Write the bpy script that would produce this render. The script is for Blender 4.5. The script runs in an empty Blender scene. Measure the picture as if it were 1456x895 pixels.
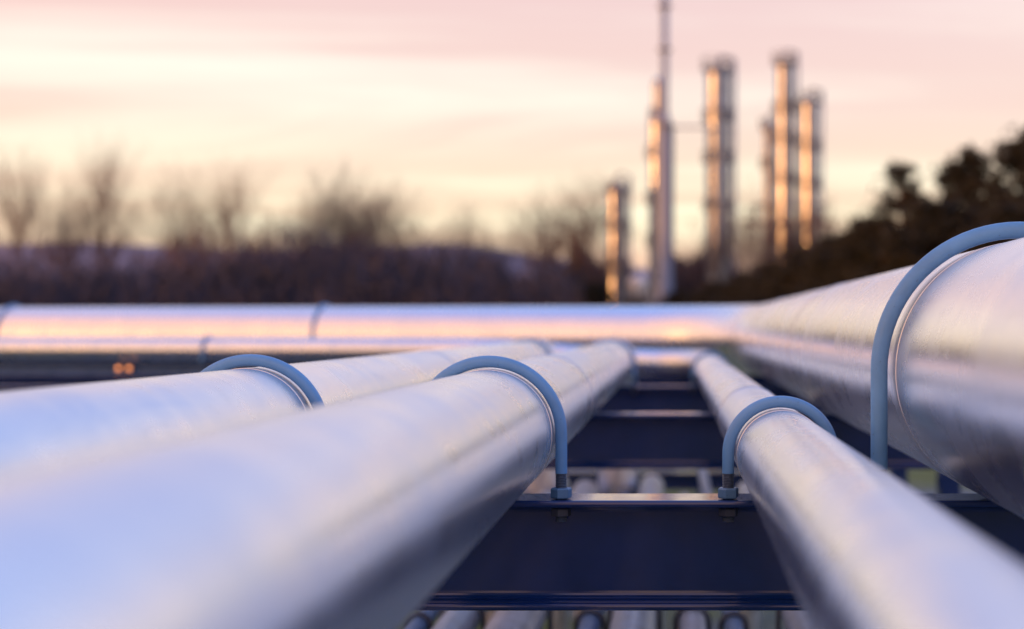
import bpy, math, random
import numpy as np
from mathutils import Vector, Matrix
R = math.radians
PI = math.pi
rnd = random.Random(7)
S = bpy.context.scene
COL = S.collection

# ------------------------------------------------------------------ camera
FPX, CX, CY, CAMZ = 2040.0, 957.0, 465.0, 1.9          # focal length and vanishing point in photo pixels
cam_d = bpy.data.cameras.new('camera')
cam = bpy.data.objects.new('camera', cam_d)
COL.objects.link(cam)
cam.location = (0, 0, CAMZ)
cam.rotation_euler = (PI / 2, 0, 0)
cam_d.sensor_width = 36
cam_d.lens = FPX / 1456 * 36
cam_d.shift_x = (728 - CX) / 1456
cam_d.shift_y = (CY - 447.5) / 1456
cam_d.clip_start = 0.02
cam_d.clip_end = 6000
cam_d.dof.use_dof = True
cam_d.dof.focus_distance = 2.385
cam_d.dof.aperture_fstop = 2.15
S.camera = cam

# ------------------------------------------------------------------ sky and sun
SUN_AZ, SUN_EL = -126.0, 2.1
w = bpy.data.worlds.new('World')
S.world = w
w.use_nodes = True
nt = w.node_tree
N = nt.nodes
L = nt.links.new
bg = N['Background']
bg.inputs[1].default_value = 0.1
sky = N.new('ShaderNodeTexSky')
sky.sky_type = 'NISHITA'
sky.sun_disc = False
sky.sun_elevation = R(SUN_EL)
sky.sun_rotation = R(SUN_AZ)
sky.dust_density = 2.0
sky.ozone_density = 2.0
tc = N.new('ShaderNodeTexCoord')
sep = N.new('ShaderNodeSeparateXYZ')
L(tc.outputs['Generated'], sep.inputs[0])


def wmath(op, a, b=None, c=None, clamp=False):
    n = N.new('ShaderNodeMath')
    n.operation = op
    n.use_clamp = clamp
    for i, v in enumerate((a, b, c)):
        if v is None:
            continue
        if isinstance(v, (int, float)):
            n.inputs[i].default_value = v
        else:
            L(v, n.inputs[i])
    return n.outputs[0]


zc = wmath('MAXIMUM', sep.outputs[2], 0.0)
# a thin evening veil of high cloud: colour follows elevation, streaks lie on a flat cloud deck
ramp = N.new('ShaderNodeValToRGB')
L(zc, ramp.inputs[0])
cr = ramp.color_ramp
stops = [(0.0, (.98, .60, .45)), (.035, (.99, .69, .51)), (.075, (1.0, .83, .60)), (.11, (.98, .79, .61)), (.15, (.93, .69, .60)),
         (.24, (.86, .60, .58)), (.34, (.70, .67, .82)), (.5, (.44, .56, .94)), (1.0, (.05, .34, 1.05))]
while len(cr.elements) < len(stops):
    cr.elements.new(0.5)
for e, (p, c) in zip(cr.elements, stops):
    e.position = p
    e.color = (*c, 1)
den = wmath('ADD', zc, 0.05)
u = wmath('DIVIDE', sep.outputs[0], den)
v = wmath('DIVIDE', sep.outputs[1], den)
cmb = N.new('ShaderNodeCombineXYZ')
CLOUD = (2.659, -36.138, -36.190)                     # drift of the cloud deck
L(wmath('MULTIPLY_ADD', u, .45, CLOUD[0]), cmb.inputs[0])
L(wmath('MULTIPLY_ADD', v, 1.0, CLOUD[1]), cmb.inputs[1])
cmb.inputs[2].default_value = CLOUD[2]
nz = N.new('ShaderNodeTexNoise')
nz.inputs['Scale'].default_value = .62
nz.inputs['Detail'].default_value = 7
nz.inputs['Roughness'].default_value = .55
nz.inputs['Distortion'].default_value = .5
L(cmb.outputs[0], nz.inputs['Vector'])
streak = N.new('ShaderNodeMapRange')
streak.inputs[1].default_value = .42
streak.inputs[2].default_value = .62
L(nz.outputs[0], streak.inputs[0])
fade = N.new('ShaderNodeMapRange')           # streaks thin out overhead
fade.inputs[1].default_value = .05
fade.inputs[2].default_value = .55
fade.inputs[3].default_value = 1.0
fade.inputs[4].default_value = .25
L(zc, fade.inputs[0])
cl = N.new('ShaderNodeMix')
cl.data_type = 'RGBA'
cl.blend_type = 'MULTIPLY'
L(wmath('MULTIPLY', streak.outputs[0], fade.outputs[0]), cl.inputs[0])
L(ramp.outputs[0], cl.inputs[6])
cl.inputs[7].default_value = (.97, .88, .89, 1)
gl = N.new('ShaderNodeMix')                  # bright clear gaps between the streaks
gl.data_type = 'RGBA'
gl.blend_type = 'ADD'
gap = N.new('ShaderNodeMapRange')
gap.inputs[1].default_value = .52
gap.inputs[2].default_value = .30
L(nz.outputs[0], gap.inputs[0])
L(wmath('MULTIPLY', gap.outputs[0], fade.outputs[0]), gl.inputs[0])
L(cl.outputs[2], gl.inputs[6])
gl.inputs[7].default_value = (.22, .33, .26, 1)
veil = N.new('ShaderNodeVectorMath')
veil.operation = 'SCALE'
L(gl.outputs[2], veil.inputs[0])
veil.inputs['Scale'].default_value = 3.25
mx = N.new('ShaderNodeMix')
mx.data_type = 'RGBA'
mx.blend_type = 'ADD'
mx.inputs[0].default_value = 1.0
thin = N.new('ShaderNodeVectorMath')         # the clear sky seen through the veil
thin.operation = 'SCALE'
thin.inputs['Scale'].default_value = .4
L(sky.outputs[0], thin.inputs[0])
L(thin.outputs[0], mx.inputs[6])
# the veil glows towards the low sun
sunv = (math.sin(R(SUN_AZ)) * math.cos(R(SUN_EL)), math.cos(R(SUN_AZ)) * math.cos(R(SUN_EL)), math.sin(R(SUN_EL)))
dt = N.new('ShaderNodeVectorMath')
dt.operation = 'DOT_PRODUCT'
L(tc.outputs['Generated'], dt.inputs[0])
dt.inputs[1].default_value = sunv
gw = wmath('POWER', wmath('MULTIPLY_ADD', dt.outputs['Value'], .5, .5, clamp=True), 3.0)
glow = N.new('ShaderNodeMix')
glow.data_type = 'RGBA'
L(wmath('MULTIPLY', gw, 1.4, clamp=True), glow.inputs[0])
L(veil.outputs[0], glow.inputs[6])
glow.inputs[7].default_value = (4.5, 2.35, 1.45, 1)
L(glow.outputs[2], mx.inputs[7])
L(mx.outputs[2], bg.inputs[0])

sun_d = bpy.data.lights.new('sun', 'SUN')
sun_d.energy = 1.6
sun_d.angle = R(.6)
sun_d.color = (1, .36, .09)
sun = bpy.data.objects.new('sun', sun_d)
COL.objects.link(sun)
az, el = R(SUN_AZ), R(SUN_EL)
sdir = Vector((math.sin(az) * math.cos(el), math.cos(az) * math.cos(el), math.sin(el)))
sun.rotation_euler = sdir.to_track_quat('Z', 'Y').to_euler()
sun.location = sdir * 50

S.view_settings.view_transform = 'Standard'
S.view_settings.look = 'None'
S.view_settings.exposure = 1.6
S.view_settings.gamma = 1
S.view_settings.use_curve_mapping = False
S.render.engine = 'CYCLES'
S.cycles.use_denoising = True
S.cycles.sample_clamp_indirect = 8
S.cycles.max_bounces = 8


# ------------------------------------------------------------------ helpers
def W(px, py, d):
    """photo pixel at distance d (metres along the view axis) -> point of the place"""
    return Vector(((px - CX) / FPX * d, d, CAMZ - (py - CY) / FPX * d))


def tag(o, label=None, cat=None, group=None, kind=None):
    for k, val in (('label', label), ('category', cat), ('group', group), ('kind', kind)):
        if val:
            o[k] = val
    return o


def empty(name, loc, label=None, cat=None, group=None):
    o = bpy.data.objects.new(name, None)
    o.empty_display_size = .1
    COL.objects.link(o)
    o.location = loc
    tag(o, label, cat, group)
    return o


class MB:
    def __init__(s):
        s.v, s.f, s.uv, s.sm = [], [], [], []

    def add(s, verts, faces, uvs=None, smooth=False):
        b = len(s.v)
        s.v += [tuple(p) for p in verts]
        for i, f in enumerate(faces):
            s.f.append([b + k for k in f])
            s.sm.append(smooth)
            s.uv.append(uvs[i] if uvs else [(0, 0)] * len(f))

    def box(s, lo, hi):
        x0, y0, z0 = lo
        x1, y1, z1 = hi
        s.add([(x0, y0, z0), (x1, y0, z0), (x1, y1, z0), (x0, y1, z0), (x0, y0, z1), (x1, y0, z1), (x1, y1, z1), (x0, y1, z1)],
              [(0, 3, 2, 1), (4, 5, 6, 7), (0, 1, 5, 4), (1, 2, 6, 5), (2, 3, 7, 6), (3, 0, 4, 7)])

    def sweep(s, path, radii, n=24, cap=True, smooth=True, up=None):
        path = [Vector(p) for p in path]
        if isinstance(radii, (int, float)):
            radii = [radii] * len(path)
        m = len(path)
        tan = []
        for i in range(m):
            a = path[max(0, i - 1)]
            b = path[min(m - 1, i + 1)]
            tan.append((b - a).normalized())
        ref = Vector(up) if up else (Vector((0, 0, -1)) if abs(tan[0].z) < .9 else Vector((0, 1, 0)))
        nrm = (ref - tan[0] * ref.dot(tan[0])).normalized()
        rings, uu, acc = [], [], 0.0
        for i in range(m):
            if i:
                q = tan[i - 1].rotation_difference(tan[i])
                nrm = (q @ nrm).normalized()
                nrm = (nrm - tan[i] * nrm.dot(tan[i])).normalized()
                acc += (path[i] - path[i - 1]).length
            bi = tan[i].cross(nrm)
            rings.append([path[i] + (nrm * math.cos(2 * PI * k / n) + bi * math.sin(2 * PI * k / n)) * radii[i] for k in range(n)])
            uu.append(acc)
        V = [p for r in rings for p in r]
        F, U = [], []
        for i in range(m - 1):
            for k in range(n):
                k2 = (k + 1) % n
                F.append((i * n + k, i * n + k2, (i + 1) * n + k2, (i + 1) * n + k))
                U.append([(uu[i], k / n), (uu[i], (k + 1) / n), (uu[i + 1], (k + 1) / n), (uu[i + 1], k / n)])
        s.add(V, F, U, smooth)
        if cap:
            s.add(rings[0], [tuple(range(n))][::1])
            s.add(rings[-1], [tuple(reversed(range(n)))])

    def lathe(s, prof, centre, n=32, smooth=True, axis='Z'):
        c = Vector(centre)
        rows = []
        for r, z in prof:
            row = []
            for k in range(n):
                a = 2 * PI * k / n
                p = Vector((r * math.cos(a), r * math.sin(a), z))
                if axis == 'Y':
                    p = Vector((p.x, p.z, -p.y))
                row.append(c + p)
            rows.append(row)
        V = [p for r in rows for p in r]
        F, U = [], []
        for i in range(len(prof) - 1):
            for k in range(n):
                k2 = (k + 1) % n
                F.append((i * n + k, i * n + k2, (i + 1) * n + k2, (i + 1) * n + k))
                U.append([(prof[i][1], k / n), (prof[i][1], (k + 1) / n), (prof[i + 1][1], (k + 1) / n), (prof[i + 1][1], k / n)])
        s.add(V, F, U, smooth)

    def mesh(s, name, origin=(0, 0, 0)):
        me = bpy.data.meshes.new(name)
        o = Vector(origin)
        me.from_pydata([tuple(Vector(p) - o) for p in s.v], [], s.f)
        uv = me.uv_layers.new(name='UVMap')
        flat = [c for f in s.uv for t in f for c in t]
        uv.data.foreach_set('uv', flat)
        me.polygons.foreach_set('use_smooth', s.sm)
        me.update()
        return me

    def build(s, name, mat, parent=None):
        org = parent_world(parent) if parent else Vector((0, 0, 0))
        me = s.mesh(name, org)
        me.materials.append(mat)
        o = bpy.data.objects.new(name, me)
        COL.objects.link(o)
        o.parent = parent
        return o


def parent_world(o):
    p = Vector((0, 0, 0))
    while o is not None:
        p += o.location
        o = o.parent
    return p


def copy_tree(o, parent=None):
    c = o.copy()
    COL.objects.link(c)
    c.parent = parent
    for ch in list(o.children):
        copy_tree(ch, c)
    return c


def arc(c, r, a0, a1, ex, ey, n=12):
    c, ex, ey = Vector(c), Vector(ex), Vector(ey)
    return [c + ex * (r * math.cos(a0 + (a1 - a0) * i / n)) + ey * (r * math.sin(a0 + (a1 - a0) * i / n)) for i in range(n + 1)]


# ------------------------------------------------------------------ materials
def newmat(name):
    m = bpy.data.materials.new(name)
    m.use_nodes = True
    t = m.node_tree
    b = t.nodes['Principled BSDF']
    return m, t, b


def noise(t, vec, scale, detail=4, rough=.55, dist=0.0):
    n = t.nodes.new('ShaderNodeTexNoise')
    n.inputs['Scale'].default_value = scale
    n.inputs['Detail'].default_value = detail
    n.inputs['Roughness'].default_value = rough
    n.inputs['Distortion'].default_value = dist
    if vec is not None:
        t.links.new(vec, n.inputs['Vector'])
    return n.outputs[0]


def remap(t, x, a, b, c, d):
    n = t.nodes.new('ShaderNodeMapRange')
    for i, q in enumerate((a, b, c, d)):
        n.inputs[i + 1].default_value = q
    t.links.new(x, n.inputs[0])
    return n.outputs[0]


def mixc(t, f, a, b):
    n = t.nodes.new('ShaderNodeMix')
    n.data_type = 'RGBA'
    t.links.new(f, n.inputs[0])
    for i, q in ((6, a), (7, b)):
        if isinstance(q, tuple):
            n.inputs[i].default_value = (*q, 1)
        else:
            t.links.new(q, n.inputs[i])
    return n.outputs[2]


def scaled(t, out, sc):
    n = t.nodes.new('ShaderNodeVectorMath')
    n.operation = 'MULTIPLY'
    t.links.new(out, n.inputs[0])
    n.inputs[1].default_value = sc
    return n.outputs[0]


def bump(t, h, strength, dist, b):
    n = t.nodes.new('ShaderNodeBump')
    n.inputs['Strength'].default_value = strength
    n.inputs['Distance'].default_value = dist
    t.links.new(h, n.inputs['Height'])
    t.links.new(n.outputs[0], b.inputs['Normal'])


def coords(t, kind='Object'):
    n = t.nodes.new('ShaderNodeTexCoord')
    return n.outputs[kind]


def steel(name, c1=(.70, .70, .72), c2=(.56, .57, .61), r0=.20, r1=.36, bstr=.25, mark=None):
    """drawn stainless pipe: faint rings round the pipe, cloudy mill finish, smears and specks of dirt"""
    m, t, b = newmat(name)
    uvv = coords(t, 'UV')
    ob = coords(t, 'Object')
    b.inputs['Metallic'].default_value = 1
    ring = noise(t, scaled(t, uvv, (34, 1.2, 0)), 1.0, 5, .6)
    ring2 = noise(t, scaled(t, uvv, (11, 1.4, 0)), 1.0, 4, .65)
    cloud = noise(t, scaled(t, ob, (6, 2.2, 6)), 1.0, 5, .6, .8)
    a = t.nodes.new('ShaderNodeMath')
    a.operation = 'MULTIPLY_ADD'
    t.links.new(ring2, a.inputs[0])
    a.inputs[1].default_value = .55
    t.links.new(cloud, a.inputs[2])
    k = remap(t, a.outputs[0], .52, 1.02, 0, 1)
    col = mixc(t, k, c1, c2)
    smear = remap(t, noise(t, scaled(t, ob, (9, 5, 9)), 1.0, 6, .7, 1.5), .56, .72, 0, .35)
    col = mixc(t, smear, col, tuple(q * .78 for q in c2))
    speck = remap(t, noise(t, ob, 130, 2, .5), .77, .80, 0, .6)
    col = mixc(t, speck, col, (.10, .09, .09))
    rough = remap(t, a.outputs[0], .52, 1.02, r0, r1)
    if mark:                                        # a pale scuff part of the way round the pipe
        sp = t.nodes.new('ShaderNodeSeparateXYZ')
        t.links.new(uvv, sp.inputs[0])
        for (u0, wd, v0, v1) in mark:
            f1 = t.nodes.new('ShaderNodeMath')
            f1.operation = 'COMPARE'
            t.links.new(sp.outputs[0], f1.inputs[0])
            f1.inputs[1].default_value = u0
            f1.inputs[2].default_value = wd
            f2 = t.nodes.new('ShaderNodeMath')
            f2.operation = 'COMPARE'
            t.links.new(sp.outputs[1], f2.inputs[0])
            f2.inputs[1].default_value = (v0 + v1) / 2
            f2.inputs[2].default_value = (v1 - v0) / 2
            f3 = t.nodes.new('ShaderNodeMath')
            f3.operation = 'MULTIPLY'
            t.links.new(f1.outputs[0], f3.inputs[0])
            t.links.new(f2.outputs[0], f3.inputs[1])
            f4 = t.nodes.new('ShaderNodeMath')
            f4.operation = 'MULTIPLY'
            t.links.new(f3.outputs[0], f4.inputs[0])
            t.links.new(remap(t, noise(t, ob, 40, 3), .4, .6, 0, .6), f4.inputs[1])
            col = mixc(t, f4.outputs[0], col, (.80, .70, .50))
    t.links.new(col, b.inputs['Base Color'])
    t.links.new(rough, b.inputs['Roughness'])
    bump(t, ring, bstr, .0006, b)
    return m


def paint(name, col, rough=.45, var=.12, bstr=.15, metallic=0.0, spec=.5, chips=.5):
    """sprayed coating with slight mottling, grime and a few chipped specks"""
    m, t, b = newmat(name)
    ob = coords(t, 'Object')
    n1 = noise(t, ob, 14, 6, .6)
    dark = tuple(c * (1 - var) for c in col)
    lite = tuple(min(1, c * (1 + var)) for c in col)
    c = mixc(t, remap(t, n1, .35, .65, 0, 1), dark, lite)
    c = mixc(t, remap(t, noise(t, ob, 5, 6, .7, .6), .52, .75, 0, .4), c, tuple(q * .55 + .012 for q in col))
    c = mixc(t, remap(t, noise(t, ob, 95, 3, .6), .70, .73, 0, chips), c, (.05, .035, .03))
    t.links.new(c, b.inputs['Base Color'])
    t.links.new(remap(t, n1, .3, .7, rough - .07, rough + .1), b.inputs['Roughness'])
    b.inputs['Metallic'].default_value = metallic
    b.inputs['Specular IOR Level'].default_value = spec
    bump(t, noise(t, ob, 420, 2, .5), bstr, .0005, b)
    return m


M_STEEL = steel('stainless_pipe_steel', (.85, .89, .95), (.66, .75, .90), .21, .35, .08)
M_STEEL_A = steel('scuffed_pipe_steel', (.85, .89, .95), (.66, .75, .90), .21, .35, .08,
                  ((9.80, .0025, .54, .585), (9.86, .002, .56, .60), (9.93, .0015, .50, .53)))
M_STEEL_B = steel('large_pipe_steel', (.94, .92, .93), (.80, .83, .89), .21, .34, .09)
M_STEEL_C = steel('elbow_steel', (.84, .85, .89), (.72, .75, .81), .28, .42, .2)
M_LINER = steel('liner_strip_steel', (.80, .80, .82), (.68, .70, .74), .30, .42, .1)
M_WELD = paint('weld_steel', (.58, .58, .62), .42, .1, .3, 1.0)
M_UBOLT = paint('blue_grey_paint', (.12, .315, .61), .38, .08, .15)
M_NUT = paint('nut_paint', (.10, .22, .38), .40, .10, .2)
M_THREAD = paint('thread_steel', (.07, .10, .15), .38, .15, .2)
M_BEAM = paint('beam_paint', (.004, .025, .135), .15, .10, .06, 0, .5, .08)
bm = M_BEAM.node_tree.nodes['Principled BSDF']     # glossy top coat on the rack paint
bm.inputs['Coat Weight'].default_value = .5
bm.inputs['Coat Roughness'].default_value = .07
M_BEAM_LIT = paint('branch_rack_lit_paint', (.035, .105, .26), .30, .10, .10, 0, .5, .1)  # rack paint made lighter, open skylight put into the colour
M_LOWPIPE = paint('dull_grey_pipe', (.42, .45, .52), .45, .18, .2, .6)
M_LOWPIPE2 = paint('galvanised_pipe', (.42, .50, .62), .40, .15, .2, .8)
M_LOWPIPE3 = paint('blue_painted_pipe', (.10, .19, .36), .40, .15, .2)
M_CLAMP_NUTSHADE = paint('dark_clamp_nutshade', (.05, .06, .09), .5, .1, .2)  # dark clamps; on the lower nuts this colour stands for shade

# ground: winter grass with bare stony patches
M_GROUND, t, b = newmat('grass_and_gravel')
ob = coords(t, 'Object')
n1 = noise(t, ob, .35, 6, .6)
n2 = noise(t, ob, 9, 6, .7)
g = mixc(t, remap(t, n2, .35, .65, 0, 1), (.06, .10, .025), (.16, .19, .06))
d = mixc(t, remap(t, n2, .35, .65, 0, 1), (.07, .095, .145), (.18, .225, .31))
t.links.new(mixc(t, remap(t, n1, .46, .60, 0, 1), g, d), b.inputs['Base Color'])
b.inputs['Roughness'].default_value = .95
bump(t, n2, .8, .05, b)


def plain(name, c1, c2, scale=3, rough=.9):
    m, t, b = newmat(name)
    ob = coords(t, 'Object')
    n = noise(t, ob, scale, 5, .6)
    t.links.new(mixc(t, remap(t, n, .35, .65, 0, 1), c1, c2), b.inputs['Base Color'])
    b.inputs['Roughness'].default_value = rough
    return m


M_HILL = plain('hazy_winter_woodland', (.15, .155, .23), (.23, .23, .34), .05)  # haze of the distance put into the lilac base colour
M_TWIG = plain('bare_twigs', (.050, .034, .040), (.095, .064, .070), 2)
M_BARK = plain('bark', (.05, .04, .035), (.11, .085, .07), 4)
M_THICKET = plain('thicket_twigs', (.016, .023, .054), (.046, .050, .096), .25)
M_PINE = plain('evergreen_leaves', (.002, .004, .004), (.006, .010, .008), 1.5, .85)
M_TOWER = steel('tower_cladding', (.30, .36, .48), (.24, .29, .39), .25, .34, .2)
M_TOWERDK = paint('tower_steelwork', (.13, .13, .16), .5, .1, .1)
M_STACK = paint('flare_stack_paint', (.17, .24, .42), .5, .08, .1)
M_TANK = paint('white_tank_paint', (.75, .76, .78), .4, .05, .1)

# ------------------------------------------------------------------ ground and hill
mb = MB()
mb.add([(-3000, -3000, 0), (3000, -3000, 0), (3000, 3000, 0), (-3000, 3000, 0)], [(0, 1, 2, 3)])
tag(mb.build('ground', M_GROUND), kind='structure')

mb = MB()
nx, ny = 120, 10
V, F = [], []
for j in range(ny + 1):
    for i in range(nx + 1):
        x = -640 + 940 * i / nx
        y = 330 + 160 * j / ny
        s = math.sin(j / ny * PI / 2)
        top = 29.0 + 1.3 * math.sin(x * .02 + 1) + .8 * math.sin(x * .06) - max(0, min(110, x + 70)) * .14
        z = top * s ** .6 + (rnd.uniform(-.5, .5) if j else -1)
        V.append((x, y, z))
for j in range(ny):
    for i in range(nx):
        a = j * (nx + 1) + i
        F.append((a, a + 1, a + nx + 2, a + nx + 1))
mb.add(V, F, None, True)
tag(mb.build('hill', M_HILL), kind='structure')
# rise added out of view behind the lens to keep the low sun off the rack
mb = MB()
V, F = [], []
for i in range(61):
    a = R(-178 + 95 * i / 60)
    for j, (dd, hh) in enumerate(((132, -1), (140, 5.5), (160, 8.4), (230, 8.6), (260, -1))):
        V.append((math.sin(a) * dd, math.cos(a) * dd, hh + (rnd.uniform(-.5, .5) if 0 < j < 4 else 0)))
for i in range(60):
    for j in range(4):
        a = i * 5 + j
        F.append((a, a + 1, a + 6, a + 5))
mb.add(V, F, None, True)
tag(mb.build('sun_block_rise', M_HILL), kind='structure')

# ------------------------------------------------------------------ pipe rack steelwork
BT = 1.612                       # top of the crossbeams (0.288 m below the lens)


def ibeam(p0, p1, ztop, h=.183, bw=.11, tf=.013, tw=.010, fil=.012):
    """rolled I-section between two points, rounded toes and root fillets"""
    prof = []

    def corner(cx, cy, r, a0, a1, n=4):
        for i in range(n + 1):
            a = R(a0 + (a1 - a0) * i / n)
            prof.append((cx + r * math.cos(a), cy + r * math.sin(a)))
    e = .006
    hb = bw / 2
    corner(hb - e, -e, e, 90, 0)
    corner(hb - e, -tf + e, e, 0, -90)
    corner(tw / 2 + fil, -tf - fil, fil, 90, 180, 5)
    corner(tw / 2 + fil, -h + tf + fil, fil, 180, 270, 5)
    corner(hb - e, -h + tf - e, e, 90, 0)
    corner(hb - e, -h + e, e, 0, -90)
    half = list(prof)
    full = half + [(-x, y) for x, y in reversed(half)]
    p0, p1 = Vector((p0[0], p0[1], 0)), Vector((p1[0], p1[1], 0))
    d = (p1 - p0).normalized()
    side = Vector((d.y, -d.x, 0))
    m = len(full)
    V = [p0 + side * x + Vector((0, 0, ztop + y)) for x, y in full] + [p1 + side * x + Vector((0, 0, ztop + y)) for x, y in full]
    mbq = MB()
    ln = (p1 - p0).length
    mbq.add(V, [(i, i + m, (i + 1) % m + m, (i + 1) % m) for i in range(m)],
            [[(0, i / m), (ln, i / m), (ln, (i + 1) / m), (0, (i + 1) / m)] for i in range(m)], False)
    mbq.add(V[:m], [tuple(range(m))])
    mbq.add(V[m:], [tuple(reversed(range(m)))])
    return mbq


rack = empty('pipe_rack', (-1.0, 2.43, 0), 'dark blue painted steel rack of cross beams carrying the shiny pipes', 'pipe rack')
BEAMY = [2.43, 4.79, 7.03, 8.62]
for y in BEAMY:
    ibeam((-7.5 if y > 4 else -3.2, y), (2.3, y), BT).build('crossbeam', M_BEAM, rack)
for y in (-.05, -2.4, -4.8, -7.2):
    ibeam((-3.2, y), (2.3, y), BT).build('crossbeam', M_BEAM, rack)
# posts under the crossbeams, and lower crossbeams for the small pipes
LT = .93
for y in (2.43, 4.79, 7.03, 8.62):
    for x in (-1.75, 1.35):
        m = MB()
        m.box((x - .05, y - .05, 0), (x + .05, y + .05, BT - .185))
        m.build('post', M_BEAM, rack)
for y in (4.50, 7.03, 9.6):
    ibeam((-1.70, y), (1.30, y), LT, .12, .08, .009, .007, .008).build('lower_crossbeam', M_BEAM, rack)

TA = R(9)                        # the runs to the left recede a little
TD = Vector((-math.cos(TA), math.sin(TA), 0))


# ------------------------------------------------------------------ pipelines
def ring_seam(y, x, z, r, parent, wdt=.012, hgt=.0018):
    m = MB()
    m.lathe([(r - .002, -wdt / 2), (r + hgt * .8, -wdt / 4), (r + hgt, 0), (r + hgt * .8, wdt / 4), (r - .002, wdt / 2)], (x, y, z), 64, True, 'Y')
    return m.build('weld_seam', M_WELD, parent)


def liner(y, x, z, r, parent, wd=.058):
    m = MB()
    y0, y1 = (-wd * .62, wd * .22)
    for q0, q1 in (((r - .001, y0), (r + .0007, y0 + .0006)), ((r + .0007, y0 + .0006), (r + .0007, y1 - .0006)), ((r + .0007, y1 - .0006), (r - .001, y1))):
        m.lathe([q0, q1], (x, y, z), 96, True, 'Y')
    return m.build('liner_strip', M_LINER, parent)


def pxm(px, r_px):
    return (px - CX) / 850.0, r_px / 850.0


UY = [2.40, 7.00]                # planes of the U-bolts
YB = -8.0                        # the pipes go on behind the lens
pipes = {}

# left-hand pipe and its right neighbour: run forward, then drop through the rack
for key, px, rp, yend, lab, seams in (
        ('outer', 356, 93, 7.55, 'shiny steel pipe at the far left, half hidden behind the wider looking one beside it', (4.1,)),
        ('inner', 695, 92, 7.75, 'large foreground steel pipe sweeping from lower left, clamped left of the open beam gap', (3.55, 5.6))):
    x, r = pxm(px, rp)
    z = BT + r + .0005
    root = empty('steel_pipeline', (x, 2.4, z - r), lab, 'pipe', 'polished pipes on the rack')
    m = MB()
    m.sweep([(x, YB + i * (yend - YB) / 20, z) for i in range(21)], r, 72)
    m.build('pipe_run', M_STEEL_A if key == 'outer' else M_STEEL, root)
    br = r * 1.5
    m = MB()
    pth = arc((x, yend, z - br), br, PI / 2, 0, (0, 1, 0), (0, 0, 1), 14) + [(x, yend + br, z - br - .9)]
    m.sweep(pth, r * .998, 56)
    m.build('elbow', M_STEEL_C, root)
    for sy in seams + (yend,):
        ring_seam(sy, x, z, r, root)
    for uy in UY:
        liner(uy, x, z, r, root)
    pipes[key] = (x, r, z)

# slim pipe right of the gap: turns left and becomes the low front run
x, r = pxm(1110, 63.5)
z = BT + r + .0005
root = empty('steel_pipeline', (x, 2.4, z - r), 'slim shiny steel pipe between the open beam gap and the biggest pipe', 'pipe', 'polished pipes on the rack')
yend = 8.35
m = MB()
m.sweep([(x, YB + i * (yend - YB) / 20, z) for i in range(21)], r, 64)
m.build('pipe_run', M_STEEL, root)
br = .30
ctr = Vector((x - br, yend, z))
turn = PI / 2 - TA
pth = arc(ctr, br, 0, turn, (1, 0, 0), (0, 1, 0), 14)
m = MB()
m.sweep(pth, r * .998, 48)
m.build('elbow', M_STEEL_C, root)
e0 = Vector(pth[-1])
run = TD.copy()
run.z = .020
RISE = .066
pth = [e0, e0 + TD * .35 + Vector((0, 0, .010)), e0 + TD * .9 + Vector((0, 0, RISE - .010)), e0 + TD * 1.3 + Vector((0, 0, RISE))]
pth += [e0 + TD * (1.3 + 7.3 * i / 8) + Vector((0, 0, RISE)) for i in range(1, 9)]
m = MB()
m.sweep(pth, r * .996, 56)
m.build('side_run', M_STEEL, root)
for sy in (3.3, 5.3, yend):
    ring_seam(sy, x, z, r, root)
for uy in UY:
    liner(uy, x, z, r, root)
pipes['slim'] = (x, r, z)
T2 = (e0 + Vector((0, 0, RISE)), TD, r)

# biggest pipe on the right: turns left into the far run
x, r = pxm(1450, 182)
z = BT + r + .0005
root = empty('steel_pipeline', (x, 2.4, z - r), 'biggest steel pipe filling the right edge, turning left into the far horizontal run', 'pipe', 'polished pipes on the rack')
yend = 8.75
m = MB()
m.sweep([(x, YB + i * (yend - YB) / 20, z) for i in range(21)], r, 96)
m.build('pipe_run', M_STEEL_B, root)
r2 = r * .999
br = .85
ctr = Vector((x - br, yend, z))
pth = arc(ctr, br, 0, turn, (1, 0, 0), (0, 1, 0), 18)
rad = [r + (r2 - r) * i / 18 for i in range(19)]
pth = [p + Vector((0, 0, r - q)) for p, q in zip(pth, rad)]
m = MB()
m.sweep(pth, rad, 72)
m.build('elbow', M_STEEL_B, root)
e1 = Vector(pth[-1])
pth = [e1 + TD * (9.5 * i / 10) for i in range(11)]
m = MB()
m.sweep(pth, r2 * .999, 80)
m.build('side_run', M_STEEL_B, root)
for sy in (4.55, 7.0, yend):
    ring_seam(sy, x, z, r, root, .016, .002)
for uy in UY:
    if uy < 4:
        liner(uy, x, z, r, root, .07)
pipes['big'] = (x, r, z)
T1 = (e1, TD, r2)


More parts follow.
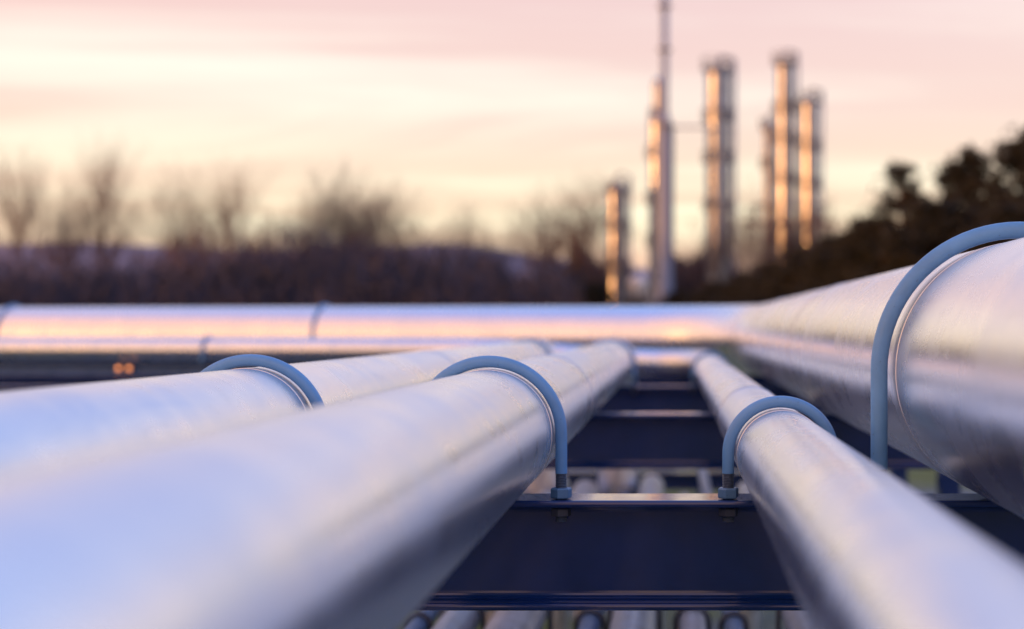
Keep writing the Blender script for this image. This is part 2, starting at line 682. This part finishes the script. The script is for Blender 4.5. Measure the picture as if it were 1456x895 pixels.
# the branch rack that carries the runs turning off to the left
brack = empty('branch_rack', (-3.0, 9.2, 0), 'blue painted steel beam line under the pipes running off to the left', 'pipe rack')
ZT2 = T2[0].z - T2[2] - .0008
ZT1 = T1[0].z - T1[2] - .0008
A, A2 = T2[0] + TD * 1.25, T1[0] + TD * .9
B, B2 = A + TD * 8, A2 + TD * 8.4
ibeam((A.x, A.y), (B.x, B.y), ZT2, .12, .10, .010, .008, .01).build('long_beam', M_BEAM_LIT, brack)
ibeam((A2.x, A2.y), (B2.x, B2.y), ZT1, .12, .11, .010, .008, .01).build('long_beam', M_BEAM_LIT, brack)
ZC = min(ZT1, ZT2) - .121
for s_ in (.5, 2.6, 4.9, 7.2):
    p, q = A + TD * s_, A2 + TD * (s_ + (A2 - A).dot(TD) * -1)
    p, q = p + (p - q).normalized() * .15, q + (q - p).normalized() * .15
    ibeam((p.x, p.y), (q.x, q.y), ZC, .12, .09, .010, .008, .01).build('cross_member', M_BEAM_LIT, brack)
    for c in (p.lerp(q, .12), p.lerp(q, .88)):
        m = MB()
        m.box((c.x - .045, c.y - .045, 0), (c.x + .045, c.y + .045, ZC - .122))
        m.build('post', M_BEAM_LIT, brack)
m = MB()                         # packer between the front beam and the cross members
for s_ in (.5, 2.6, 4.9, 7.2):
    p = A + TD * s_
    m = MB()
    m.box((p.x - .05, p.y - .045, ZC + .001), (p.x + .05, p.y + .045, ZT2 - .121))
    m.build('packer', M_BEAM_LIT, brack)

# ------------------------------------------------------------------ U-bolts
def nut(m, c, af, h):
    """hexagon nut with chamfered corners"""
    c = Vector(c)
    rc = af / math.sqrt(3)
    rows = []
    for rr, zz in ((rc * .90, 0), (rc, h * .12), (rc, h * .86), (rc * .90, h)):
        rows.append([c + Vector((rr * math.cos(R(60 * k + 14)), rr * math.sin(R(60 * k + 14)), zz)) for k in range(6)])
    V = [p for q in rows for p in q]
    F = []
    for i in range(3):
        for k in range(6):
            F.append((i * 6 + k, i * 6 + (k + 1) % 6, (i + 1) * 6 + (k + 1) % 6, (i + 1) * 6 + k))
    F.append(tuple(reversed(range(6))))
    F.append(tuple(range(18, 24)))
    m.add(V, F)


def ubolt(x, y, z, rin, rod, label, thread_len=.024):
    """bent rod over a pipe, threaded feet through the beam flange, nuts above and below"""
    base = Vector((x, y, BT))
    root = empty('u_bolt', base, label, 'u-bolt', 'u-bolts clamping the pipes')
    Rr = rin + rod
    zn = BT + .0015
    nh = rod * 1.75
    ztop = zn + nh + thread_len
    m = MB()
    path = [(x - Rr, y, ztop), (x - Rr, y, (ztop + z) / 2)] + arc((x, y, z), Rr, PI, 0, (1, 0, 0), (0, 0, 1), 40) + [(x + Rr, y, (ztop + z) / 2), (x + Rr, y, ztop)]
    m.sweep(path, rod, 24, up=(0, -1, 0))
    m.build('rod', M_UBOLT, root)
    for sgn in (-1, 1):
        m = MB()
        prof = []
        z0, z1 = BT - .038, ztop - .0002
        n = 30
        for i in range(n):
            a = z0 + (z1 - z0) * i / n
            st = (z1 - z0) / n
            prof += [(rod * .86, a), (rod * .99, a + st * .4), (rod * .99, a + st * .55)]
        prof = [(0.0001, z0)] + prof + [(rod * .86, z1)]
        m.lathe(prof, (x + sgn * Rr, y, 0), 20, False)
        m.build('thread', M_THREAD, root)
        m = MB()
        nut(m, (x + sgn * Rr, y, zn), rod * 3.1, nh)
        m.build('nut', M_NUT, root)
        m = MB()
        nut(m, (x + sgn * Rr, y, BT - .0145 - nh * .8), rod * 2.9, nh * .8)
        m.build('nut', M_CLAMP_NUTSHADE, root)  # shade under the flange put into a darker nut colour
    return root


spec = (('outer', .0030, .0100), ('inner', .0030, .0100), ('slim', .0030, .0100), ('big', .0070, .0142))
lab_near = {'outer': 'blue-grey u-bolt arching over the far left pipe, its feet hidden',
            'inner': 'blue-grey u-bolt over the large foreground pipe, nut on the beam left of the gap',
            'slim': 'small blue-grey u-bolt over the slim pipe right of the beam gap',
            'big': 'tallest blue-grey u-bolt over the biggest pipe at the right edge'}
lab_far = {'outer': 'blurred far u-bolt over the far left pipe near its end',
           'inner': 'blurred far u-bolt over the large foreground pipe near its end',
           'slim': 'blurred far u-bolt on the slim pipe, deep in the beam gap',
           'big': 'blurred far u-bolt round the biggest pipe before its bend'}
for k, gap_, rod in spec:
    x, r, z = pipes[k]
    ubolt(x, UY[0], z, r + gap_, rod, lab_near[k])
    if k != 'big':                # the biggest pipe has only a welded seam there
        ubolt(x, UY[1], z, r + gap_ * .6, rod * .8, lab_far[k])


def side_ubolt(e, d, r, s, label, rod=.009):
    """u-bolt over one of the runs going left: bent in the plane across the run"""
    c = e + d * s
    root = empty('u_bolt', c, label, 'u-bolt', 'u-bolts on the side runs')
    side = Vector((TD.y, -TD.x, 0)) * -1
    side = Vector((-TD.y, TD.x, 0))
    Rr = r + rod + .003
    foot = c.z - r
    up = Vector((0, 0, 1))
    m = MB()
    path = [c + side * Rr + up * (foot - c.z)] + arc(c, Rr, 0, PI, side, up, 28) + [c - side * Rr + up * (foot - c.z)]
    m.sweep(path, rod, 16, up=TD)
    m.build('rod', M_UBOLT, root)
    for sg in (1, -1):
        m = MB()
        p = c + side * (sg * Rr)
        nut(m, (p.x, p.y, foot), rod * 3.1, rod * 1.8)
        m.build('nut', M_NUT, root)


def along(e, d, px):
    """distance along a run at which it crosses photo column px"""
    k = (px - CX) / FPX
    return (e.x - k * e.y) / (k * d.y - d.x)


side_ubolt(T1[0], T1[1], T1[2], along(T1[0], T1[1], 462), 'blurred u-bolt over the far horizontal pipe, above the left pipe clamp')
side_ubolt(T1[0], T1[1], T1[2], along(T1[0], T1[1], 20), 'blurred u-bolt over the far horizontal pipe at the left edge')
side_ubolt(T2[0], T2[1], T2[2], along(T2[0], T2[1], 296), 'faint small u-bolt over the low horizontal run at left', .008)

# two small glowing amber parts added on the front beam, standing for sun glints
M_GLINT, t, b = newmat('amber_glint')
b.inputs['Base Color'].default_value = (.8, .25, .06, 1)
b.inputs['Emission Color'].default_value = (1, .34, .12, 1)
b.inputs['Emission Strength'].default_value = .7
for px, lab in ((174, 'left one of two small amber glints on the blue beam at left'), (189, 'right one of two small amber glints on the blue beam at left')):
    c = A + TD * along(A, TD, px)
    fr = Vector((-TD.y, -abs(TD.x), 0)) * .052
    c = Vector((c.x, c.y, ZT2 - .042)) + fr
    root = empty('sun_glint', c, lab, 'glint', 'amber glints on the branch rack')
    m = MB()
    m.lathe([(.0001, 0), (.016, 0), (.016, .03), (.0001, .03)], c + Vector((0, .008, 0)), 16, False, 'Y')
    m.build('glint_back', M_CLAMP_NUTSHADE, root)
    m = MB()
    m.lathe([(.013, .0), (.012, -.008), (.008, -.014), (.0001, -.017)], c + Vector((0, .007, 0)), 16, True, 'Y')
    m.build('lens', M_GLINT, root)  # glowing face that stands for the glint

# ------------------------------------------------------------------ small pipes on the lower level
lower_x = [-1.02, -.80, -.66, -.47, -.26, -.12, .06, .19, .41, .53, .76]
ordn = ['leftmost', 'second from left', 'third from left', 'fourth from left', 'fifth from left', 'sixth from left',
        'seventh from left', 'eighth from left', 'ninth from left', 'tenth from left', 'rightmost']
for i, lx in enumerate(lower_x):
    r = (.062, .030, .055, .075, .034, .068, .042, .030, .070, .036, .062)[i]
    lift = (0, .0, .0, .0, .0, 0, 0, .0, 0, 0, 0)[i]
    z = LT + r + .001 + lift
    root = empty('small_pipe', (lx, 4.5, LT), 'thin blurred pipe under the beams, %s of the lower row' % ordn[i], 'pipe', 'small pipes on the lower level')
    mat = (M_LOWPIPE, M_LOWPIPE3, M_LOWPIPE2)[i % 3]
    ye = (8.0, 7.6, 8.3, 7.7, 9.6, 8.1, 7.65, 9.9, 7.75, 9.2, 8.2)[i]
    m = MB()
    m.sweep([(lx, -6, z), (lx, 3, z), (lx, ye, z)], r, 28)
    m.build('pipe_run', mat, root)
    m = MB()
    br = r * 2
    m.sweep(arc((lx, ye, z - br), br, PI / 2, 0, (0, 1, 0), (0, 0, 1), 8) + [(lx, ye + br, .0)], r * .99, 24)
    m.build('elbow', mat, root)
    m = MB()
    Rr = r + .010
    m.sweep([(lx - Rr, 4.5, LT)] + arc((lx, 4.5, z), Rr, PI, 0, (1, 0, 0), (0, 0, 1), 20) + [(lx + Rr, 4.5, LT)], .008, 12, up=(0, 1, 0))
    m.build('clamp', M_CLAMP_NUTSHADE, root)

# ------------------------------------------------------------------ refinery columns beyond
TDIST = 150.0
PM = FPX / TDIST                 # pixels per metre out there


def railing(m, cx, cy, z, r, n=10, h=1.1):
    for k in range(n):
        a = 2 * PI * k / n
        x, y = cx + r * math.cos(a), cy + r * math.sin(a)
        m.box((x - .04, y - .04, z), (x + .04, y + .04, z + h))
    for zz in (z + h * .5, z + h):
        m.sweep([(cx + r * math.cos(2 * PI * k / 20), cy + r * math.sin(2 * PI * k / 20), zz) for k in range(21)], .045, 5, False)


def column(px, top, rpx, label, plats, dist=TDIST, upper=None, side_pipe=1, ladder_side=-1.0):
    c = W(px, CY, dist)
    cx, cy = c.x, c.y
    k = FPX / dist
    r = rpx / k
    H = CAMZ + (CY - top) / k
    root = empty('distillation_column', (cx, cy, 0), label, 'tower', 'refinery columns on the skyline')
    H1 = H if upper is None else CAMZ + (CY - upper[0]) / k
    m = MB()
    z = 2.0

    def courses(prof):
        for q0, q1 in zip(prof[:-1], prof[1:]):
            m.lathe([q0, q1], (cx, cy, 0), 40)
    prof = [(r * 1.25, 0), (r * 1.02, 2.0)]
    rr = random.Random(int(px))
    while z < H1 - .6:                                   # cladding courses with proud bands between
        nx_ = min(H1 - .5, z + rr.uniform(1.3, 2.4))
        b_ = r * rr.uniform(.975, 1.0)
        prof += [(b_, z + .02), (r * rr.uniform(.975, 1.0), nx_ - .12), (r * 1.03, nx_ - .1), (r * 1.03, nx_)]
        z = nx_
    if upper is None:
        prof += [(r, H1 - .5), (r * .92, H1 - .2), (r * .6, H1), (.01, H1 + .12)]
        courses(prof)
        m.build('shell', M_TOWER, root)
    else:
        ru = upper[1] / k
        prof += [(r, H1), (ru, H1 + r * .8)]
        courses(prof)
        m.build('shell', M_TOWER, root)
        m = MB()
        prof = []
        z = H1 + r * .8
        while z < H - .6:
            nx_ = min(H - .5, z + rr.uniform(1.2, 2.2))
            prof += [(ru, z + .02), (ru * .99, nx_ - .12), (ru * 1.06, nx_ - .1), (ru * 1.06, nx_)]
            z = nx_
        prof += [(ru, H - .5), (ru * .6, H), (.01, H + .1)]
        courses(prof)
        m.build('upper_shell', M_TOWER, root)
    for py in plats:
        zz = CAMZ + (CY - py) / k
        rl = r if (upper is None or zz < H1) else upper[1] / k
        m = MB()
        m.lathe([(rl * .98, zz), (rl + .4, zz), (rl + .4, zz + .12), (rl * .98, zz + .12)], (cx, cy, 0), 24, False)
        p = m.build('platform', M_TOWERDK, root)
        m = MB()
        railing(m, cx, cy, zz + .12, rl + .36)
        m.build('railing', M_TOWERDK, p)
    m = MB()                                              # caged ladder
    a = R(200)
    lx, ly = cx - (r + .1) * .12, cy - (r + .25)
    for dx in (-.22, .22):
        m.box((lx + dx - .03, ly - .03, .2), (lx + dx + .03, ly + .03, H1))
    zz = .5
    while zz < H1:
        m.box((lx - .22, ly - .02, zz), (lx + .22, ly + .02, zz + .04))
        zz += .6
    zz = 2.6
    while zz < H1:                                        # hoops of the safety cage
        m.sweep(arc((lx, ly, zz), .42, PI, 2 * PI, (1, 0, 0), (0, 1, 0), 6), .05, 4, False)
        zz += rr.uniform(1.0, 1.9)
    m.build('ladder', M_TOWERDK, root)
    if side_pipe:
        m = MB()
        sx = cx + r + .35
        pr = max(.12, r * .16)
        m.sweep([(cx, cy, H1 + .1), (cx, cy, H1 + .9), (cx + .3, cy - .2, H1 + 1.15), (sx, cy - .3, H1 + .9), (sx, cy - .3, .6), (sx + .6, cy - .3, .3)], pr, 12)
        m.build('overhead_pipe', M_STACK, root)
    return root


column(877, 262, 14, 'shortest refinery column, left of the flare stack', (275, 330, 385))
column(936, 112, 14, 'stepped refinery column standing just behind the flare stack', (170, 225, 290, 350), 153, upper=(170, 8.5), side_pipe=0)
column(1021, 98, 18, 'widest refinery column, right of the flare stack', (100, 172, 232, 300))
column(1093, 176, 8, 'small slim refinery column left of the tall pair', (185, 240), 158)
column(1116, 88, 13, 'tallest refinery column of the right-hand group', (92, 160, 205, 262))
column(1151, 142, 13, 'rightmost refinery column', (148, 215, 270, 320))

c = W(945, CY, 146)
k = FPX / 146
root = empty('flare_stack', (c.x, c.y, 0), 'thin tall flare stack rising past the top of the picture', 'stack')
m = MB()
zb = CAMZ + (CY - 170) / k
m.lathe([(15 / k, 0), (12 / k, 6), (9.5 / k, 12), (9 / k, zb), (5.5 / k, zb + .6)], (c.x, c.y, 0), 28)
m.build('lower_riser', M_STACK, root)
zt = CAMZ + (CY + 70) / k
m = MB()
m.lathe([(5.4 / k, zb + .5), (5.2 / k, zt), (.01, zt + .05)], (c.x, c.y, 0), 24)
m.build('upper_riser', M_STACK, root)
for py in (10, 72, 180):
    zz = CAMZ + (CY - py) / k
    m = MB()
    rl = (6 if py < 170 else 9.5) / k
    m.lathe([(rl * .9, zz), (rl + .3, zz), (rl + .3, zz + .15), (rl * .9, zz + .15)], (c.x, c.y, 0), 20, False)
    m.build('flange', M_TOWERDK, root)
m = MB()
m.sweep([(c.x + 9.5 / k + .1, c.y, .3), (c.x + 9.5 / k + .1, c.y, zb - .8)], .14, 8)
m.build('riser_pipe', M_TOWERDK, root)

# overhead line between the stepped column and the widest one
m = MB()
a_, b_ = W(944, 181, 151), W(1010, 181, 150)
m.sweep([a_, b_], .13, 8)
tag(m.build('pipe_bridge', M_STACK), 'faint overhead pipe linking the flare stack group to the widest column', 'pipe')

# white vessel on legs at the foot of the columns
c = W(907, 405, 138)
k = FPX / 138
r = 14 / k
root = empty('spherical_tank', (c.x, c.y, 0), 'small white round tank on legs at the foot of the flare stack', 'tank')
m = MB()
m.lathe([(r * math.sin(a) + .001, r * -math.cos(a)) for a in [PI * i / 16 for i in range(17)]], c, 28)
m.build('vessel', M_TANK, root)
for a in range(6):
    x, y = c.x + r * .8 * math.cos(a * PI / 3), c.y + r * .8 * math.sin(a * PI / 3)
    m = MB()
    m.sweep([(x, y, 0), (x, y, c.z)], .09, 8)
    m.build('leg', M_TANK, root)

# process steelwork round the column feet
c = W(1120, CY, 152)
root = empty('process_structure', (c.x, c.y, 0), 'dark open steel framework around the feet of the right-hand columns', 'framework')
for (px0, px1, ptop, yy) in ((1060, 1185, 318, 147), (1075, 1170, 292, 157)):
    k = FPX / yy
    xs = [((px0 + (px1 - px0) * i / 4) - CX) / k for i in range(5)]
    zt = CAMZ + (CY - ptop) / k
    for x in xs:
        m = MB()
        m.box((x - .15, yy - .15, 0), (x + .15, yy + .15, zt))
        m.build('post', M_TOWERDK, root)
    for zz in [zt * q for q in (.25, .5, .75, 1)]:
        m = MB()
        m.box((xs[0] - .3, yy - .2, zz - .18), (xs[-1] + .3, yy + .2, zz + .18))
        m.build('floor_beam', M_TOWERDK, root)

# ------------------------------------------------------------------ trees
def bare_tree_mesh(seed, H, spread, depth=6, slender=False, rmin=.007):
    rr = random.Random(seed)
    trunk, crown = MB(), MB()

    def seg(mb_, p, q, r0, r1, n):
        d_ = (q - p)
        if d_.length < 1e-6:
            return
        d_.normalize()
        a = d_.orthogonal().normalized()
        b_ = d_.cross(a)
        V = []
        for c_, r_ in ((p, r0), (q, r1)):
            for i in range(n):
                an = 2 * PI * i / n
                V.append(c_ + (a * math.cos(an) + b_ * math.sin(an)) * r_)
        mb_.add(V, [(i, (i + 1) % n, n + (i + 1) % n, n + i) for i in range(n)])

    def grow(p, d_, ln, r_, lev):
        steps = 3 if lev < 3 else 2
        pts = [p]
        for i in range(steps):
            d_ = (d_ + Vector((rr.uniform(-1, 1), rr.uniform(-1, 1), rr.uniform(-.4, .8))) * (.16 + .03 * lev)).normalized()
            p = p + d_ * (ln / steps)
            ra = r_ * (1 - .45 * i / steps)
            rb = r_ * (1 - .45 * (i + 1) / steps)
            seg(trunk if lev < 2 else crown, pts[-1], p, ra, rb, 7 if lev == 0 else 5 if lev == 1 else 3)
            pts.append(p)
            if lev < depth and lev > 0 or (lev == 0 and i >= (0 if slender else 1)):
                for _ in range(3 if lev == 0 else 2 if lev < 3 else rr.choice((0, 1, 1))):
                    out = Vector((rr.uniform(-1, 1), rr.uniform(-1, 1), rr.uniform(-.1, .6))).normalized()
                    nd = (d_ * (.9 if not slender else 1.2) + out * spread).normalized()
                    if lev < depth:
                        grow(p, nd, ln * rr.uniform(.52, .74), max(rb * .60, rmin), lev + 1)
        if lev < depth:
            grow(p, d_, ln * .66, max(r_ * .5, rmin), lev + 1)
    grow(Vector((0, 0, 0)), Vector((0, 0, 1)), H * .42, H * .016, 0)
    return trunk, crown


def make_tree(proto, name, loc, sc, rz, label, group):
    tm, cm = proto
    o = empty(name, loc, label, 'tree', group)
    o.scale = sc
    o.rotation_euler = (0, 0, rz)
    for nm, me in (('trunk', tm), ('crown', cm)):
        c_ = bpy.data.objects.new(nm, me)
        COL.objects.link(c_)
        c_.parent = o
    return o


protos = []
for sd, H, sp, sl, rm in ((3, 10, 1.1, False, .009), (11, 10, .95, False, .006), (23, 10, .8, True, .004), (31, 10, 1.2, False, .0085)):
    a_, b_ = bare_tree_mesh(sd, H, sp, 5, sl, rm)
    zmax = float(np.percentile([v_[2] for v_ in b_.v], 97))
    wmax = float(np.percentile([abs(v_[0]) for v_ in b_.v], 95))
    tm = a_.mesh('bare_trunk')
    tm.materials.append(M_BARK)
    cm = b_.mesh('bare_crown')
    cm.materials.append(M_TWIG)
    protos.append((tm, cm, zmax, wmax))

BT_ = [  # photo column, photo row of the top, distance, kind, half width px, label
    (22, 226, 170, 2, 58, 'pale slender bare tree at the left edge of the tree line'),
    (90, 282, 160, 1, 65, 'low pale bare tree between the two slender ones at left'),
    (150, 214, 165, 2, 56, 'tallest slender bare tree toward the left of the tree line'),
    (238, 258, 160, 1, 75, 'pale bare tree right of the tallest slender one'),
    (330, 246, 160, 2, 62, 'feathery bare tree behind the low dark bushes at left'),
    (262, 314, 112, 3, 60, 'low dark bare bushy tree, left one of the dark pair'),
    (350, 312, 112, 0, 66, 'low dark bare bushy tree, right one of the dark pair'),
    (438, 286, 125, 1, 66, 'bare tree left of the broad dark crown in the middle'),
    (488, 280, 118, 3, 62, 'bare tree crowding the left side of the broad middle crown'),
    (530, 258, 112, 0, 88, 'broad bare tree with the fullest crown in the middle'),
    (592, 292, 116, 3, 66, 'bare tree leaning out right of the broad middle crown'),
    (655, 304, 130, 1, 62, 'lower bare tree midway between the two broad crowns'),
    (712, 322, 118, 3, 56, 'lowest bare tree just left of the right broad crown'),
    (770, 286, 114, 1, 60, 'bare tree behind the left side of the right broad crown'),
    (808, 268, 108, 0, 84, 'broad bare tree left of the refinery columns'),
    (866, 356, 118, 1, 46, 'small bare tree at the foot of the shortest column'),
    (1000, 318, 120, 3, 56, 'bare tree between flare stack and widest column foot'),
    (1066, 282, 118, 1, 56, 'bare tree right of the widest column foot'),
    (1112, 296, 122, 0, 60, 'bare tree under the tall right-hand columns'),
    (1176, 296, 120, 1, 54, 'bare tree under the rightmost column'),
]
for i, (px, top, dist, kd, hw, lab) in enumerate(BT_):
    tm, cm, zm, wm = protos[kd]
    k = FPX / dist
    H = CAMZ + (CY - top) / k
    make_tree((tm, cm), 'bare_tree', ((px - CX) / k, dist, 0), (hw / k / wm, hw / k / wm, H / zm), rnd.uniform(0, 6.28), lab, 'bare trees along the skyline')

# thicket of undergrowth below the trees: one tangled mass
rn = np.random.default_rng(5)


def sticks(n, xr, yr, hfun, wid, ln, name, mat):
    x = rn.uniform(*xr, n)
    y = rn.uniform(*yr, n)
    hmax = hfun(x)
    z = hmax * rn.random(n) ** 1.1
    d_ = rn.normal(0, .5, (n, 3))
    d_[:, 2] = np.abs(rn.normal(.9, .4, n))
    d_ /= np.linalg.norm(d_, axis=1)[:, None]
    l_ = rn.uniform(*ln, n)
    wv = np.cross(d_, rn.normal(0, 1, (n, 3)))
    wv /= np.linalg.norm(wv, axis=1)[:, None]
    wv *= rn.uniform(*wid, n)[:, None]
    c_ = np.stack([x, y, np.maximum(z, .2)], 1)
    V = np.empty((n, 3, 3))
    V[:, 0] = c_ - d_ * l_[:, None] / 2 - wv
    V[:, 1] = c_ - d_ * l_[:, None] / 2 + wv
    V[:, 2] = c_ + d_ * l_[:, None] / 2
    me = bpy.data.meshes.new(name)
    me.vertices.add(n * 3)
    me.vertices.foreach_set('co', V.reshape(-1))
    me.loops.add(n * 3)
    me.loops.foreach_set('vertex_index', np.arange(n * 3, dtype=np.int32))
    me.polygons.add(n)
    me.polygons.foreach_set('loop_start', np.arange(0, n * 3, 3, dtype=np.int32))
    me.update(calc_edges=True)
    me.materials.append(mat)
    o = bpy.data.objects.new(name, me)
    COL.objects.link(o)
    return o


def hthick(x):
    base = np.interp(x, [-130, -46, -38, -20, -8, -5.5, 7, 9, 40], [5.4, 5.6, 7.2, 7.3, 6.8, 2.4, 2.6, 7.0, 6.0])
    return base * (1 + .10 * np.sin(x * .23 + 1) + .09 * np.sin(x * .71) + .08 * np.sin(x * 1.9))


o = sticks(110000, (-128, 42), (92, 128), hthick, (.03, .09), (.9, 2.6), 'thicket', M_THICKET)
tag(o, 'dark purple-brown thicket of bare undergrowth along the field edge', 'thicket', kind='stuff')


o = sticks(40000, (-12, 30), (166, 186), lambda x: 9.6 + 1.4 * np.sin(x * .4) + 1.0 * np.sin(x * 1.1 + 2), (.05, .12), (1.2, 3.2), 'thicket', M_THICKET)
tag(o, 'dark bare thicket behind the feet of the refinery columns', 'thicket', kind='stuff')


# ------------------------------------------------------------------ evergreens on the right
def evergreen_mesh(seed, H, rad, nclump, nleaf):
    rr = random.Random(seed)
    g_ = np.random.default_rng(seed)
    tb = MB()
    tb.sweep([(0, 0, 0), (rr.uniform(-.1, .1), 0, H * .35), (rr.uniform(-.3, .3), rr.uniform(-.2, .2), H * .7), (rr.uniform(-.3, .3), 0, H * .95)],
             [H * .026, H * .02, H * .012, H * .004], 9)
    allv = []
    for i in range(nclump):
        f = rr.random() ** .95
        zc_ = H * (.22 + .76 * f)
        env = rad * (math.sin(min(1, (1.06 - f) * 1.25) * PI / 2) ** .8) * (1 if f > .1 else .75)
        a = rr.uniform(0, 2 * PI)
        q = env * rr.uniform(.25, 1.0)
        c_ = np.array([q * math.cos(a), q * math.sin(a), zc_ - .06 * q])
        tb.sweep([(0, 0, max(.5, zc_ - q * .35 - .2)), (c_[0] * .6, c_[1] * .6, c_[2] - .1 * q), tuple(c_)], [H * .008, H * .005, H * .002], 4, False)
        s_ = rad * rr.uniform(.07, .22)
        n = int(nleaf * rr.uniform(.7, 1.3))
        p = g_.normal(0, 1, (n, 3))
        p /= np.linalg.norm(p, axis=1)[:, None]
        p *= (g_.random(n) ** .45)[:, None] * s_ * np.array([rr.uniform(.7, 1.9), rr.uniform(.7, 1.9), rr.uniform(.4, .8)])
        p[g_.random(n) < .22] *= 1.9
        p += c_
        d1 = g_.normal(0, 1, (n, 3))
        d1 /= np.linalg.norm(d1, axis=1)[:, None]
        d2 = np.cross(d1, g_.normal(0, 1, (n, 3)))
        d2 /= np.linalg.norm(d2, axis=1)[:, None]
        L_ = g_.uniform(.10, .22, n)[:, None] * H / 8
        allv.append(np.stack([p - d1 * L_, p + d2 * L_ * .35, p + d1 * L_, p - d2 * L_ * .35], 1))
    V = np.concatenate(allv)
    n = len(V)
    me = bpy.data.meshes.new('evergreen_crown')
    me.vertices.add(n * 4)
    me.vertices.foreach_set('co', V.reshape(-1))
    me.loops.add(n * 4)
    me.loops.foreach_set('vertex_index', np.arange(n * 4, dtype=np.int32))
    me.polygons.add(n)
    me.polygons.foreach_set('loop_start', np.arange(0, n * 4, 4, dtype=np.int32))
    me.update(calc_edges=True)
    me.materials.append(M_PINE)
    tm = tb.mesh('evergreen_trunk')
    tm.materials.append(M_BARK)
    return tm, me


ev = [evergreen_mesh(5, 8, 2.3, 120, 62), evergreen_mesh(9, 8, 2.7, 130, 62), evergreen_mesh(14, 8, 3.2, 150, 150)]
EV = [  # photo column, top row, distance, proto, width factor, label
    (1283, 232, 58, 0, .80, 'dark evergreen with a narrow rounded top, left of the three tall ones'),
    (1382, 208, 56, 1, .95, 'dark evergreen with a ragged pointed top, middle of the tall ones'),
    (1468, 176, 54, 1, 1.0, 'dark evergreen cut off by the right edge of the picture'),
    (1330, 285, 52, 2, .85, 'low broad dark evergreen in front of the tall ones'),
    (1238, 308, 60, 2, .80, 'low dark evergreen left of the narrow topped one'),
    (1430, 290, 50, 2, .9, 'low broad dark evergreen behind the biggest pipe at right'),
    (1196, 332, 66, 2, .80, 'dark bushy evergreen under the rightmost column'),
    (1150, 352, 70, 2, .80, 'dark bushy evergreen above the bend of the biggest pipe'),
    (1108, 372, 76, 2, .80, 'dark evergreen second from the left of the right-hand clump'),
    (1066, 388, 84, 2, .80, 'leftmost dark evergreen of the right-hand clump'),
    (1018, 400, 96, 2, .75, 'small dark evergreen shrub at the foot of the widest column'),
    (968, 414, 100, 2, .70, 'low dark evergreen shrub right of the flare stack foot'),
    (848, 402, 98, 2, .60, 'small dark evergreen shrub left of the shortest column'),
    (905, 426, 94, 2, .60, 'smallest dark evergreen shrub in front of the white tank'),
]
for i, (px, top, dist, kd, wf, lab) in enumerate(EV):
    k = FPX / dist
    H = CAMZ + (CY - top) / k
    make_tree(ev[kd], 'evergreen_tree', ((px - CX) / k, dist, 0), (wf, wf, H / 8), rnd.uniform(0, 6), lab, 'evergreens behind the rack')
